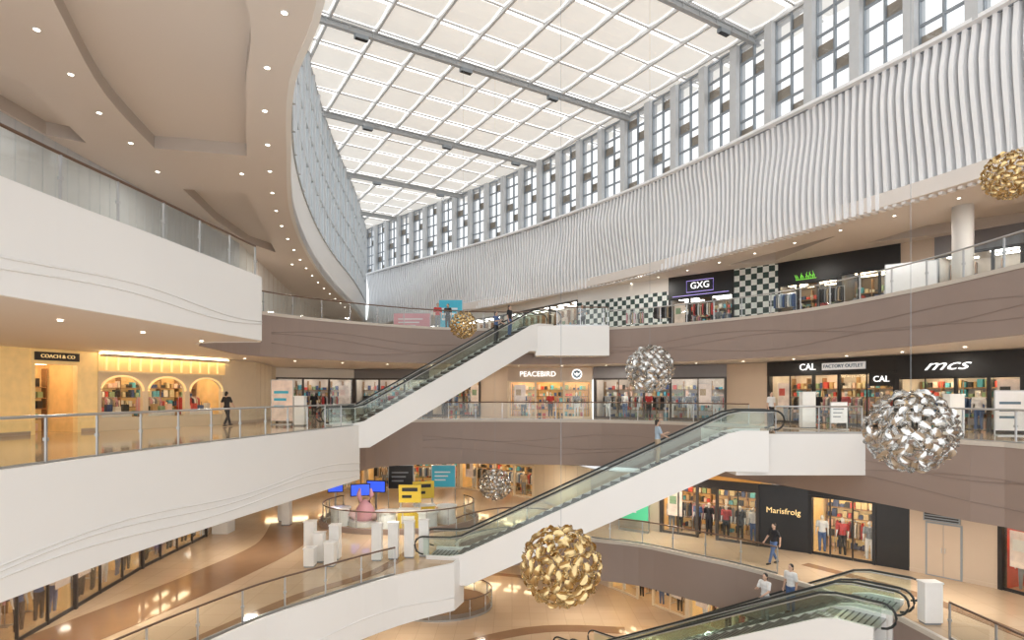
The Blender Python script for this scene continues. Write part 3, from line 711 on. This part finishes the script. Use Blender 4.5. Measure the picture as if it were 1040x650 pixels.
def figure(J,vox=.012,fingers=True):
    out={}
    def arm(bm,s,e=0,upto=3):
        S,E,W=J['sh'+s],J['el'+s],J['wr'+s]
        bm_limb(bm,S,E,.052+e,.040+e)
        if upto>1: bm_limb(bm,E,W,.040+e,.027+e)
    bm=bmesh.new()
    bm_ell(bm,(0,0,1.60)if 'hd' not in J else J['hd'],(.075,.092,.115))
    H=Vector(J.get('hd',(0,0,1.60)))
    bm_ell(bm,H+Vector((0,-.094,-.01)),(.012,.02,.02)); bm_ell(bm,H+Vector((0,-.075,-.06)),(.03,.018,.012))
    for s in(-1,1): bm_ell(bm,H+Vector((s*.076,0,-.01)),(.012,.022,.032))
    bm_limb(bm,(0,.01,1.40),H+Vector((0,.01,-.08)),.055,.05)
    tors=[((0,0,1.33),(.165,.10,.12)),((0,0,1.22),(.15,.098,.13)),((0,0,1.08),(.13,.09,.13)),((0,0,.95),(.155,.10,.12))]
    for c,r in tors: bm_ell(bm,c,r)
    for s in 'LR':
        arm(bm,s); W=Vector(J['wr'+s]); d=(W-Vector(J['el'+s])).normalized()
        sx=1 if s=='L' else -1
        bm_ell(bm,W+d*.05,(.022,.040,.045))
        if fingers:
            for k,ln in enumerate((.068,.078,.072,.055)):
                b0=W+d*.085+Vector((0,-.03+.021*k,0)); m=b0+d*ln*.55+Vector((-sx*.006,0,0)); t=m+d*ln*.4+Vector((-sx*.02,0,0))
                bm_limb(bm,b0,m,.0095,.0085); bm_limb(bm,m,t,.0085,.0075)
            t0=W+d*.035+Vector((0,-.035,0)); bm_limb(bm,t0,t0+d*.035+Vector((-sx*.005,-.028,0)),.012,.010); bm_limb(bm,t0+d*.035+Vector((-sx*.005,-.028,0)),t0+d*.065+Vector((-sx*.01,-.032,0)),.010,.009)
        h,k,a=J['hp'+s],J['kn'+s],J['an'+s]
        bm_limb(bm,h,k,.082,.055); bm_limb(bm,k,a,.052,.035)
    out['person']=remesh(bm,'person_body',vox)
    bm=bmesh.new()
    for c,r in tors[:3]: bm_ell(bm,c,(r[0]+.014,r[1]+.016,r[2]+.01))
    bm_ell(bm,(0,0,.98),(.165,.118,.09)); bm_limb(bm,J['shL'],J['shR'],.062,.062)
    for s in 'LR':
        S,E=Vector(J['sh'+s]),Vector(J['el'+s]); bm_limb(bm,S,S.lerp(E,.75),.066,.058)
    out['shirt']=remesh(bm,'shirt',.018)
    bm=bmesh.new(); bm_ell(bm,(0,0,.93),(.168,.115,.11))
    for s in 'LR':
        h,k,a=Vector(J['hp'+s]),Vector(J['kn'+s]),Vector(J['an'+s]); bm_limb(bm,h,k,.095,.068); bm_limb(bm,k,k.lerp(a,.93),.066,.052)
    out['trousers']=remesh(bm,'trousers',.018)
    bm=bmesh.new(); bm_ell(bm,H+Vector((0,.022,.028)),(.088,.092,.105)); bm_ell(bm,H+Vector((0,.06,-.04)),(.07,.05,.09))
    out['hair']=remesh(bm,'hair',.014)
    bm=bmesh.new()
    for s in 'LR':
        a=Vector(J['an'+s]); bm_limb(bm,a+Vector((0,.03,-.045)),a+Vector((0,-.14,-.055)),.043,.034)
    out['shoes']=remesh(bm,'shoes',.016)
    bm=bmesh.new()
    for s in(-1,1): bm_ell(bm,H+Vector((s*.03,-.084,.008)),(.011,.008,.007))
    me=bpy.data.meshes.new('eyes'); bm.to_mesh(me); bm.free(); out['eyes']=me
    return out
base=dict(shL=(.18,0,1.40),shR=(-.18,0,1.40),elL=(.23,.02,1.12),elR=(-.23,.02,1.12),wrL=(.24,-.05,.88),wrR=(-.24,-.05,.88),hpL=(.085,0,.92),hpR=(-.085,0,.92),knL=(.095,-.01,.50),knR=(-.095,-.01,.50),anL=(.10,.02,.09),anR=(-.10,.02,.09))
def J(**k): d=dict(base); d.update(k); return d
POSE={'stand':figure(J()),
 'walk':figure(J(elL=(.23,.12,1.14),wrL=(.24,.10,.90),elR=(-.23,-.10,1.14),wrR=(-.22,-.26,.96),knL=(.095,-.18,.53),anL=(.09,-.30,.13),knR=(-.09,.02,.50),anR=(-.09,.26,.11))),
 'lean':figure(J(elL=(.25,-.12,1.16),wrL=(.20,-.34,1.06),elR=(-.23,-.10,1.15),wrR=(-.12,-.30,1.2),knL=(.10,-.05,.5)))}
SKIN=mat('skin',(.62,.40,.29),.5,var=.05); HAIR=mat('dark_hair',(.02,.015,.012),.5); EYE=mat('eye_dark',(.03,.02,.02),.2)
def cm(n,c): return mat('cloth_'+n,c,.8,var=.1,scale=20)
CLO={'black':cm('black',(.02,.02,.025)),'white':cm('white',(.75,.75,.75)),'red':cm('red',(.50,.05,.05)),'blue':cm('blue',(.08,.14,.3)),'grey':cm('grey',(.25,.26,.28)),'lightblue':cm('lightblue',(.40,.50,.60)),'beige':cm('beige',(.52,.40,.28)),'pink':cm('pink',(.65,.35,.4))}
def person(loc,head,pose,shirt,trou,lab,sc=1.0):
    P=POSE[pose]
    ms={'person':SKIN,'shirt':CLO[shirt],'trousers':CLO[trou],'hair':HAIR,'shoes':CLO['black'],'eyes':EYE}
    root=None
    for k in ('person','shirt','trousers','hair','shoes','eyes'):
        me=P[k].copy(); me.materials.clear(); me.materials.append(ms[k])
        o=bpy.data.objects.new(k,me); COL.objects.link(o)
        if root is None:
            root=o; o.matrix_world=Matrix.Translation(loc)@Matrix.Rotation(head,4,'Z')@Matrix.Scale(sc,4)
            setp(o,None,lab,'person')
        else: o.parent=root
pi=math.pi
person((-14.0,29.0,Z3),pi*.9,'walk','black','black','person in dark clothes walking past the shops')
person((-4.6,36.6,Z4),0.2,'stand','red','grey','person in red top standing at the railing')
person((-4.0,36.8,Z4),-.3,'stand','black','black','person in black standing at the railing')
a=at1(.86,.5); person(a,pi*.35,'stand','black','blue','person in dark top riding the escalator',1.05)
a=at1(.80,1.0); person(a,pi*.35,'lean','blue','black','person in blue top riding the escalator',1.05)
person((4.4,37.0,Z4),.1,'lean','grey','black','person in grey leaning on the upper railing',.98)
a=at2(.74,.6); person(a,pi*.5,'lean','lightblue','beige','person in light top holding the escalator handrail',1.08)
person((12.9,29.4,Z3),.4,'stand','white','black','person in white shirt and dark trousers beside the railing')
person((10.9,24.6,Z2),-pi*.4,'walk','black','blue','person in dark top walking along the lower gallery')
a=at3(.71,.4); person(a,-pi*.35,'lean','white','grey','person in white shirt going down the escalator',1.08)
a=at3(.78,.95); person(a,-pi*.35,'stand','white','blue','person in white top and blue trousers going down the escalator',1.08)
MW=mat('mannequin_white',(.75,.72,.68),.4)
low=figure(J(),.026,False)
mv=[('black','black'),('red','black'),('white','blue'),('beige','grey'),('blue','black'),('grey','white')]
protos={}
for loc,rz,v in MANN:
    if v not in protos:
        d={}
        for k,mm in (('mannequin',MW),('shirt',CLO[mv[v][0]]),('trousers',CLO[mv[v][1]])):
            me=(low['person'] if k=='mannequin' else low[k]).copy(); me.materials.clear(); me.materials.append(mm); d[k]=me
        protos[v]=d
    root=None
    for k in ('mannequin','shirt','trousers'):
        o=bpy.data.objects.new(k,protos[v][k]); COL.objects.link(o)
        if root is None:
            root=o; o.matrix_world=Matrix.Translation(loc)@Matrix.Rotation(rz,4,'Z')
            setp(o,None,'white shop mannequin in %s top and %s trousers'%mv[v],'mannequin','shop window mannequins')
        else: o.parent=root
fb=B(); fb.tube([(-.6,0,.02),(-.6,0,1.45),(.6,0,1.45),(.6,0,.02)],.018,STEEL,6); fb.box(-.62,-.58,-.22,.22,0,.04,STEEL); fb.box(.58,.62,-.22,.22,0,.04,STEEL)
fo=fb.obj('tmp'); FR=fo.data; bpy.data.objects.remove(fo)
gcols=[('red','black','white','beige'),('blue','grey','white','lightblue'),('black','black','grey','beige'),('pink','white','grey','beige')]
GM={}
for c in CLO:
    g=B(); g.face([(0,-.05,1.42),(0,.05,1.42),(0,.22,1.34),(0,.2,.75),(0,-.2,.75),(0,-.22,1.34)],CLO[c])
    g.box(-.03,.03,-.2,.2,.72,1.30,CLO[c]); g.box(-.028,.028,-.12,.12,1.3,1.37,CLO[c]); g.tube([(0,0,1.37),(0,0,1.46)],.006,STEEL,4)
    o=g.obj('tmp'); GM[c]=o.data; bpy.data.objects.remove(o)
for x,y,r_,v in ((9.2,36.0,.7,2),(11.2,34.6,.5,0),(14.6,31.6,.9,1),(16.0,29.6,.8,2),(8.0,38.5,.3,3)):
    RACK.append((Vector((x,y,Z4)),-r_,v))
for loc,rz,v in RACK:
    e=bpy.data.objects.new('clothes_rack',FR); COL.objects.link(e); e.matrix_world=Matrix.Translation(loc)@Matrix.Rotation(rz,4,'Z')
    setp(e,None,'steel clothes rack with hanging garments','clothes rack','shop clothes racks')
    for k in range(9):
        o=bpy.data.objects.new('garment',GM[gcols[v][k%4]]); COL.objects.link(o); o.parent=e; o.location=(-.5+k*.125,0,0)
# ------------------------------------------------------------ kiosks, pedestals, boards
def pedestal(x,y,z,w,d,hh,lab,rz=0):
    M=Matrix.Translation((x,y,z))@Matrix.Rotation(rz,4,'Z')
    e=empty('display_pedestal',M,lab,'pedestal','white display pedestals')
    b=B(); b.box(-w/2,w/2,-d/2,d/2,.06,hh-.05,PW); b.obj('body',parent=e)
    b=B(); b.box(-w/2+.03,w/2-.03,-d/2+.03,d/2-.03,0,.06,GREYF); b.obj('plinth',parent=e)
    b=B(); b.box(-w/2-.02,w/2+.02,-d/2-.02,d/2+.02,hh-.05,hh,PW); b.obj('cap',parent=e)
for x in (-5.75,-5.1,-4.45,-3.85): pedestal(x,25.2+(x+5.75)*.35,Z2,.42,.3,1.6,'tall slim white display pedestal beside the railing')
for x,y,hh in ((-8.6,25.2,1.7),(-8.15,25.0,1.25),(-7.6,25.4,1.5),(-8.3,24.3,.8),(-7.5,24.4,1.0),(-12.2,32,1.6),(-12.8,33,1.2)): pedestal(x,y,Z2,.42,.42,hh,'white display box in a small cluster')
pedestal(12.95,18.3,Z2,.55,.35,1.3,'short white pedestal by the escalator top')
pedestal(-10.6,29.6,Z3,.5,.4,1.5,'tall white pedestal by the escalator foot')
pedestal(13.7,27.4,Z3,.6,.35,1.7,'tall white information pillar')
pedestal(16.6,22.2,Z3,.55,.35,1.6,'white information pillar by the railing')
def board(x,y,z,w,hh,m,lab,base=.0,rz=0,name='poster_stand',stripe=None):
    M=Matrix.Translation((x,y,z))@Matrix.Rotation(rz,4,'Z')
    e=empty(name,M,lab,'sign')
    b=B(); b.box(-w/2,w/2,-.03,.03,base+.1,base+hh,m)
    if stripe: 
        for k in range(3): b.box(-w*.38,w*(.1+.1*k),-.04,-.03,base+hh*(.35+.17*k),base+hh*(.41+.17*k),stripe)
    b.obj('panel',parent=e)
    b=B(); b.box(-w/2-.03,w/2+.03,-.02,.02,base+hh,base+hh+.04,STEEL)
    b.box(-w/2-.04,-w/2,-.03,.03,0,base+hh,STEEL); b.box(w/2,w/2+.04,-.03,.03,0,base+hh,STEEL); b.box(-w/2,w/2,-.2,.2,0,.04,STEEL); b.obj('frame',parent=e)
BLUE=mat('blue_screen',(.05,.15,.8),.3,em=.6,emcol=(.05,.12,1)); CYAN=mat('cyan_poster',(.05,.42,.58),.4,em=.05,emcol=(.1,.6,.8)); PINK=mat('pink_paint',(.70,.36,.42),.4); YEL=mat('yellow_paint',(.74,.52,.05),.4); GRN=mat('green_light_panel',(.1,.50,.28),.4,em=.2,emcol=(.1,.9,.4)); WPO=mat('white_poster',(.75,.75,.77),.4,em=.04,emcol=(1,1,1))
board(-4.0,38.5,Z4,1.5,2.0,CYAN,'bright blue poster board on the upper gallery',.2,stripe=WPO)
board(-6.6,39,Z4,2.4,1.3,PINK,'pink poster board on the upper gallery',.1,stripe=WPO)
board(-11.9,30.6,Z3,1.1,2.2,POST,'blue and pink poster stand by the gallery railing',.1,stripe=CYAN)
board(14.6,26.4,Z3,.7,1.0,WPO,'small white notice stand',.2,stripe=GREYF)
board(19.0,22.5,Z3,1.0,1.6,WPO,'white poster stand with small print',.1,stripe=TXD,rz=-.3)
board(18.9,28.0,Z4,2.0,2.3,WPO,'large white hoarding panel on the upper gallery',.0,rz=-.6)
board(6.3,30.6,Z2,1.6,1.3,GRN,'glowing green advertising panel by a wall',.5,rz=-.6,stripe=WPO)
board(-6.8,36.2,Z2,1.5,1.5,BLACK,'black information board behind the stage',1.2,stripe=GREYF)
board(-4.2,36.2,Z2,1.4,1.4,CYAN,'cyan poster board behind the stage',1.3,stripe=WPO)
for (x,y,rz,w) in ((-8.6,33.5,.3,1.1),(-8.0,34.8,-.2,1.2),(-10.4,34.8,.2,.9)):
    e=empty('screen_stand',Matrix.Translation((x,y,Z2))@Matrix.Rotation(rz,4,'Z'),'glowing blue display screen on a stand','screen')
    b=B(); b.box(-w/2,w/2,-.04,.04,1.3,2.0,BLACK); b.box(-w/2+.05,w/2-.05,-.05,-.04,1.35,1.95,BLUE); b.obj('screen',parent=e)
    b=B(); b.box(-.05,.05,-.03,.03,.0,1.3,STEEL); b.box(-.35,.35,-.25,.25,0,.04,STEEL); b.obj('stand',parent=e)
e=empty('sculpture',Matrix.Translation((-8.0,32.2,Z2)),'pink rounded sculpture on a white round base','sculpture')
b=B(); b.prism([(.9*math.cos(t*.3142),.9*math.sin(t*.3142)) for t in range(20)],0,.25,PW); b.obj('round_base',parent=e)
b=B(); b.tube([(0,0,.25),(0,0,.5),(0,0,.9),(0,0,1.2),(0,0,1.35)],[.5,.6,.45,.25,.05],PINK,16); b.obj('body',parent=e,smooth=True)
for s in (-1,1):
    b=B(); b.tube([(s*.2,0,1.2),(s*.35,0,1.6),(s*.3,0,1.95)],[.08,.13,.05],PINK,10); b.obj('branch',parent=e,smooth=True)
    b=B(); b.tube([(s*.45,-.2,.4),(s*.75,-.3,.7)],[.2,.16],mat('pale_pink',(.85,.6,.6),.4),10); b.obj('side_bulge',parent=e,smooth=True)
for bx,by,bz in ((-5.5,31.6,0),(-4.9,32.9,.3)):
    e=empty('promotion_booth',Matrix.Translation((bx,by,Z2))@Matrix.Rotation(bz,4,'Z'),'bright yellow promotion booth with counter and header','booth')
    b=B(); b.box(-.55,.55,-.4,.3,0,.9,YEL); b.box(-.6,.6,-.45,.35,.9,.95,PW); b.box(-.35,.35,-.41,-.4,.25,.65,PW); b.obj('counter',parent=e)
    for s in(-1,1):
        b=B(); b.box(s*.5-.03,s*.5+.03,.2,.26,.95,2.0,STEEL); b.obj('pole',parent=e)
    b=B(); b.box(-.6,.6,.18,.28,1.25,2.2,YEL); b.box(-.42,.42,.165,.18,1.85,2.05,BLACK); b.box(-.42,.1,.165,.18,1.5,1.65,BLACK); b.obj('header_board',parent=e)
for bx,by in ((-3.6,32.6),(-9.3,32.0),(-6.6,31.0),(-4.4,30.9)):
    e=empty('promotion_counter',Matrix.Translation((bx,by,Z2)),'small round promotion counter with a pale top','counter')
    b=B(); b.prism([(.5*math.cos(t*.3142),.5*math.sin(t*.3142)) for t in range(20)],0,.9,PW); b.obj('counter_body',parent=e)
    b=B(); b.prism([(.57*math.cos(t*.3142),.57*math.sin(t*.3142)) for t in range(20)],.9,.97,PW); b.obj('counter_top',parent=e)
b=B(); b.tube([(19.0,24.9,Z4),(19.0,24.9,CZ)],.38,WHITE,20); trim(b,'round white column carrying the gallery ceiling',True)
b=B(); b.box(-15.2,-14.4,29.9,30.7,Z2,Z2+2.9,WHITE); trim(b,'square white column')
CHR=CLO['red']
for x,y,rz in ((19.3,22.2,.4),(20.2,22.8,2.2),(20.0,21.4,-.6)):
    e=empty('cafe_chair',Matrix.Translation((x,y,Z4))@Matrix.Rotation(rz,4,'Z'),'red cafe chair with slim legs by the railing','chair','red cafe chairs')
    b=B(); b.box(-.22,.22,-.22,.22,.43,.47,CHR); b.obj('seat',parent=e)
    b=B(); b.box(-.22,.22,.19,.23,.5,.88,CHR); b.obj('backrest',parent=e)
    for sx in(-1,1):
        for sy in(-1,1):
            b=B(); b.tube([(sx*.22,sy*.22,0),(sx*.19,sy*.19,.43)],.015,STEEL,6); b.obj('leg',parent=e)
# ------------------------------------------------------------ downlights
dl=B(); dl.prism([(.06*math.cos(t*.5236),.06*math.sin(t*.5236)) for t in range(12)],-.015,0,LAMP); do=dl.obj('tmp'); DL=do.data; bpy.data.objects.remove(do)
rg=B(); rg.tube([(.07*math.cos(t*.5236),.07*math.sin(t*.5236),-.005) for t in range(12)],.012,PW,5,True); ro=rg.obj('tmp'); RG=ro.data; bpy.data.objects.remove(ro)
def down(x,y,z):
    o=bpy.data.objects.new('downlight',RG); COL.objects.link(o); o.location=(x,y,z); setp(o,None,'small round recessed downlight in the ceiling','downlight','recessed ceiling downlights')
    c=bpy.data.objects.new('lens',DL); COL.objects.link(c); c.parent=o
for p in resample(offset(CL,.7),2.4)[3:24]: down(p[0],p[1],CZ)
for p in ((-10.3,12.8),(-10.9,14.6),(-11.6,16.6),(-12.0,18.6),(-12.6,21),(-9.7,21.2),(-11.9,35),(-13.4,36)): down(p[0],p[1],CZ)
for p in resample(offset(CR,-1.7),2.6)[5:20]: down(p[0],p[1],CZ)
for z,E,dd in ((3.4,E4L,2.0),(3.4,E4[i4+14:],2.2),(-2.6,E3[i3+8:],1.5),(-2.6,E3L,1.8)):
    for p in resample(offset(E,dd),2.8): down(p[0],p[1],z)
# ------------------------------------------------------------ lights
def area(x,y,z,w,size=.5,col=(1,.92,.80)):  # fill lights added below ceilings to brighten the levels, not actual fittings
    l=bpy.data.lights.new('fill_area_light','AREA'); l.energy=w; l.size=size; l.color=col
    o=bpy.data.objects.new('fill_area_light',l); COL.objects.link(o); o.location=(x,y,z)
for x,y in ((-13.5,12),(-13.5,18),(-12.5,25),(-11,37),(-3,39),(6,36.5),(12,31.5),(16.0,24.5),(18,20)): area(x,y,3.35,75)
for x,y in ((-12,13),(-12,19),(-11.5,26),(-11,37),(-5,38),(1,35),(7.5,28.5),(12.5,23.5),(14.8,20),(-6,29)): area(x,y,-2.65,90)
for x,y in ((-6,30),(-2,38),(4,33),(9,27),(-8,22),(12,22)): area(x,y,-7.5,125)
for x,y in ((14,32),(18,27.5),(19.5,22),(8,39),(-2,46)): area(x,y,9.45,80,.5,(1,.94,.86))
for x,y in ((-11.8,9),(-12.3,15.5),(-12.2,21.5),(-12.6,34)): area(x,y,9.45,60,.5,(1,.94,.86))
W=bpy.data.worlds.new('sky'); SC.world=W; W.use_nodes=True; nt=W.node_tree; bg=nt.nodes['Background']
tc=nt.nodes.new('ShaderNodeTexCoord'); gr=nt.nodes.new('ShaderNodeTexNoise'); gr.inputs['Scale'].default_value=2
mx=nt.nodes.new('ShaderNodeMix'); mx.data_type='RGBA'; mx.inputs['A'].default_value=(.93,.95,.96,1); mx.inputs['B'].default_value=(1,1,1,1)
nt.links.new(tc.outputs['Generated'],gr.inputs['Vector']); nt.links.new(gr.outputs['Fac'],mx.inputs['Factor']); nt.links.new(mx.outputs['Result'],bg.inputs['Color'])
bg.inputs['Strength'].default_value=1.5
# ------------------------------------------------------------ camera
cam=bpy.data.cameras.new('camera'); co=bpy.data.objects.new('camera',cam); COL.objects.link(co)
cam.sensor_width=36; cam.lens=36*600/1040; cam.shift_y=75/1040; cam.clip_end=300
co.location=(0,0,1.6); co.rotation_euler=(math.pi/2,0,0); SC.camera=co
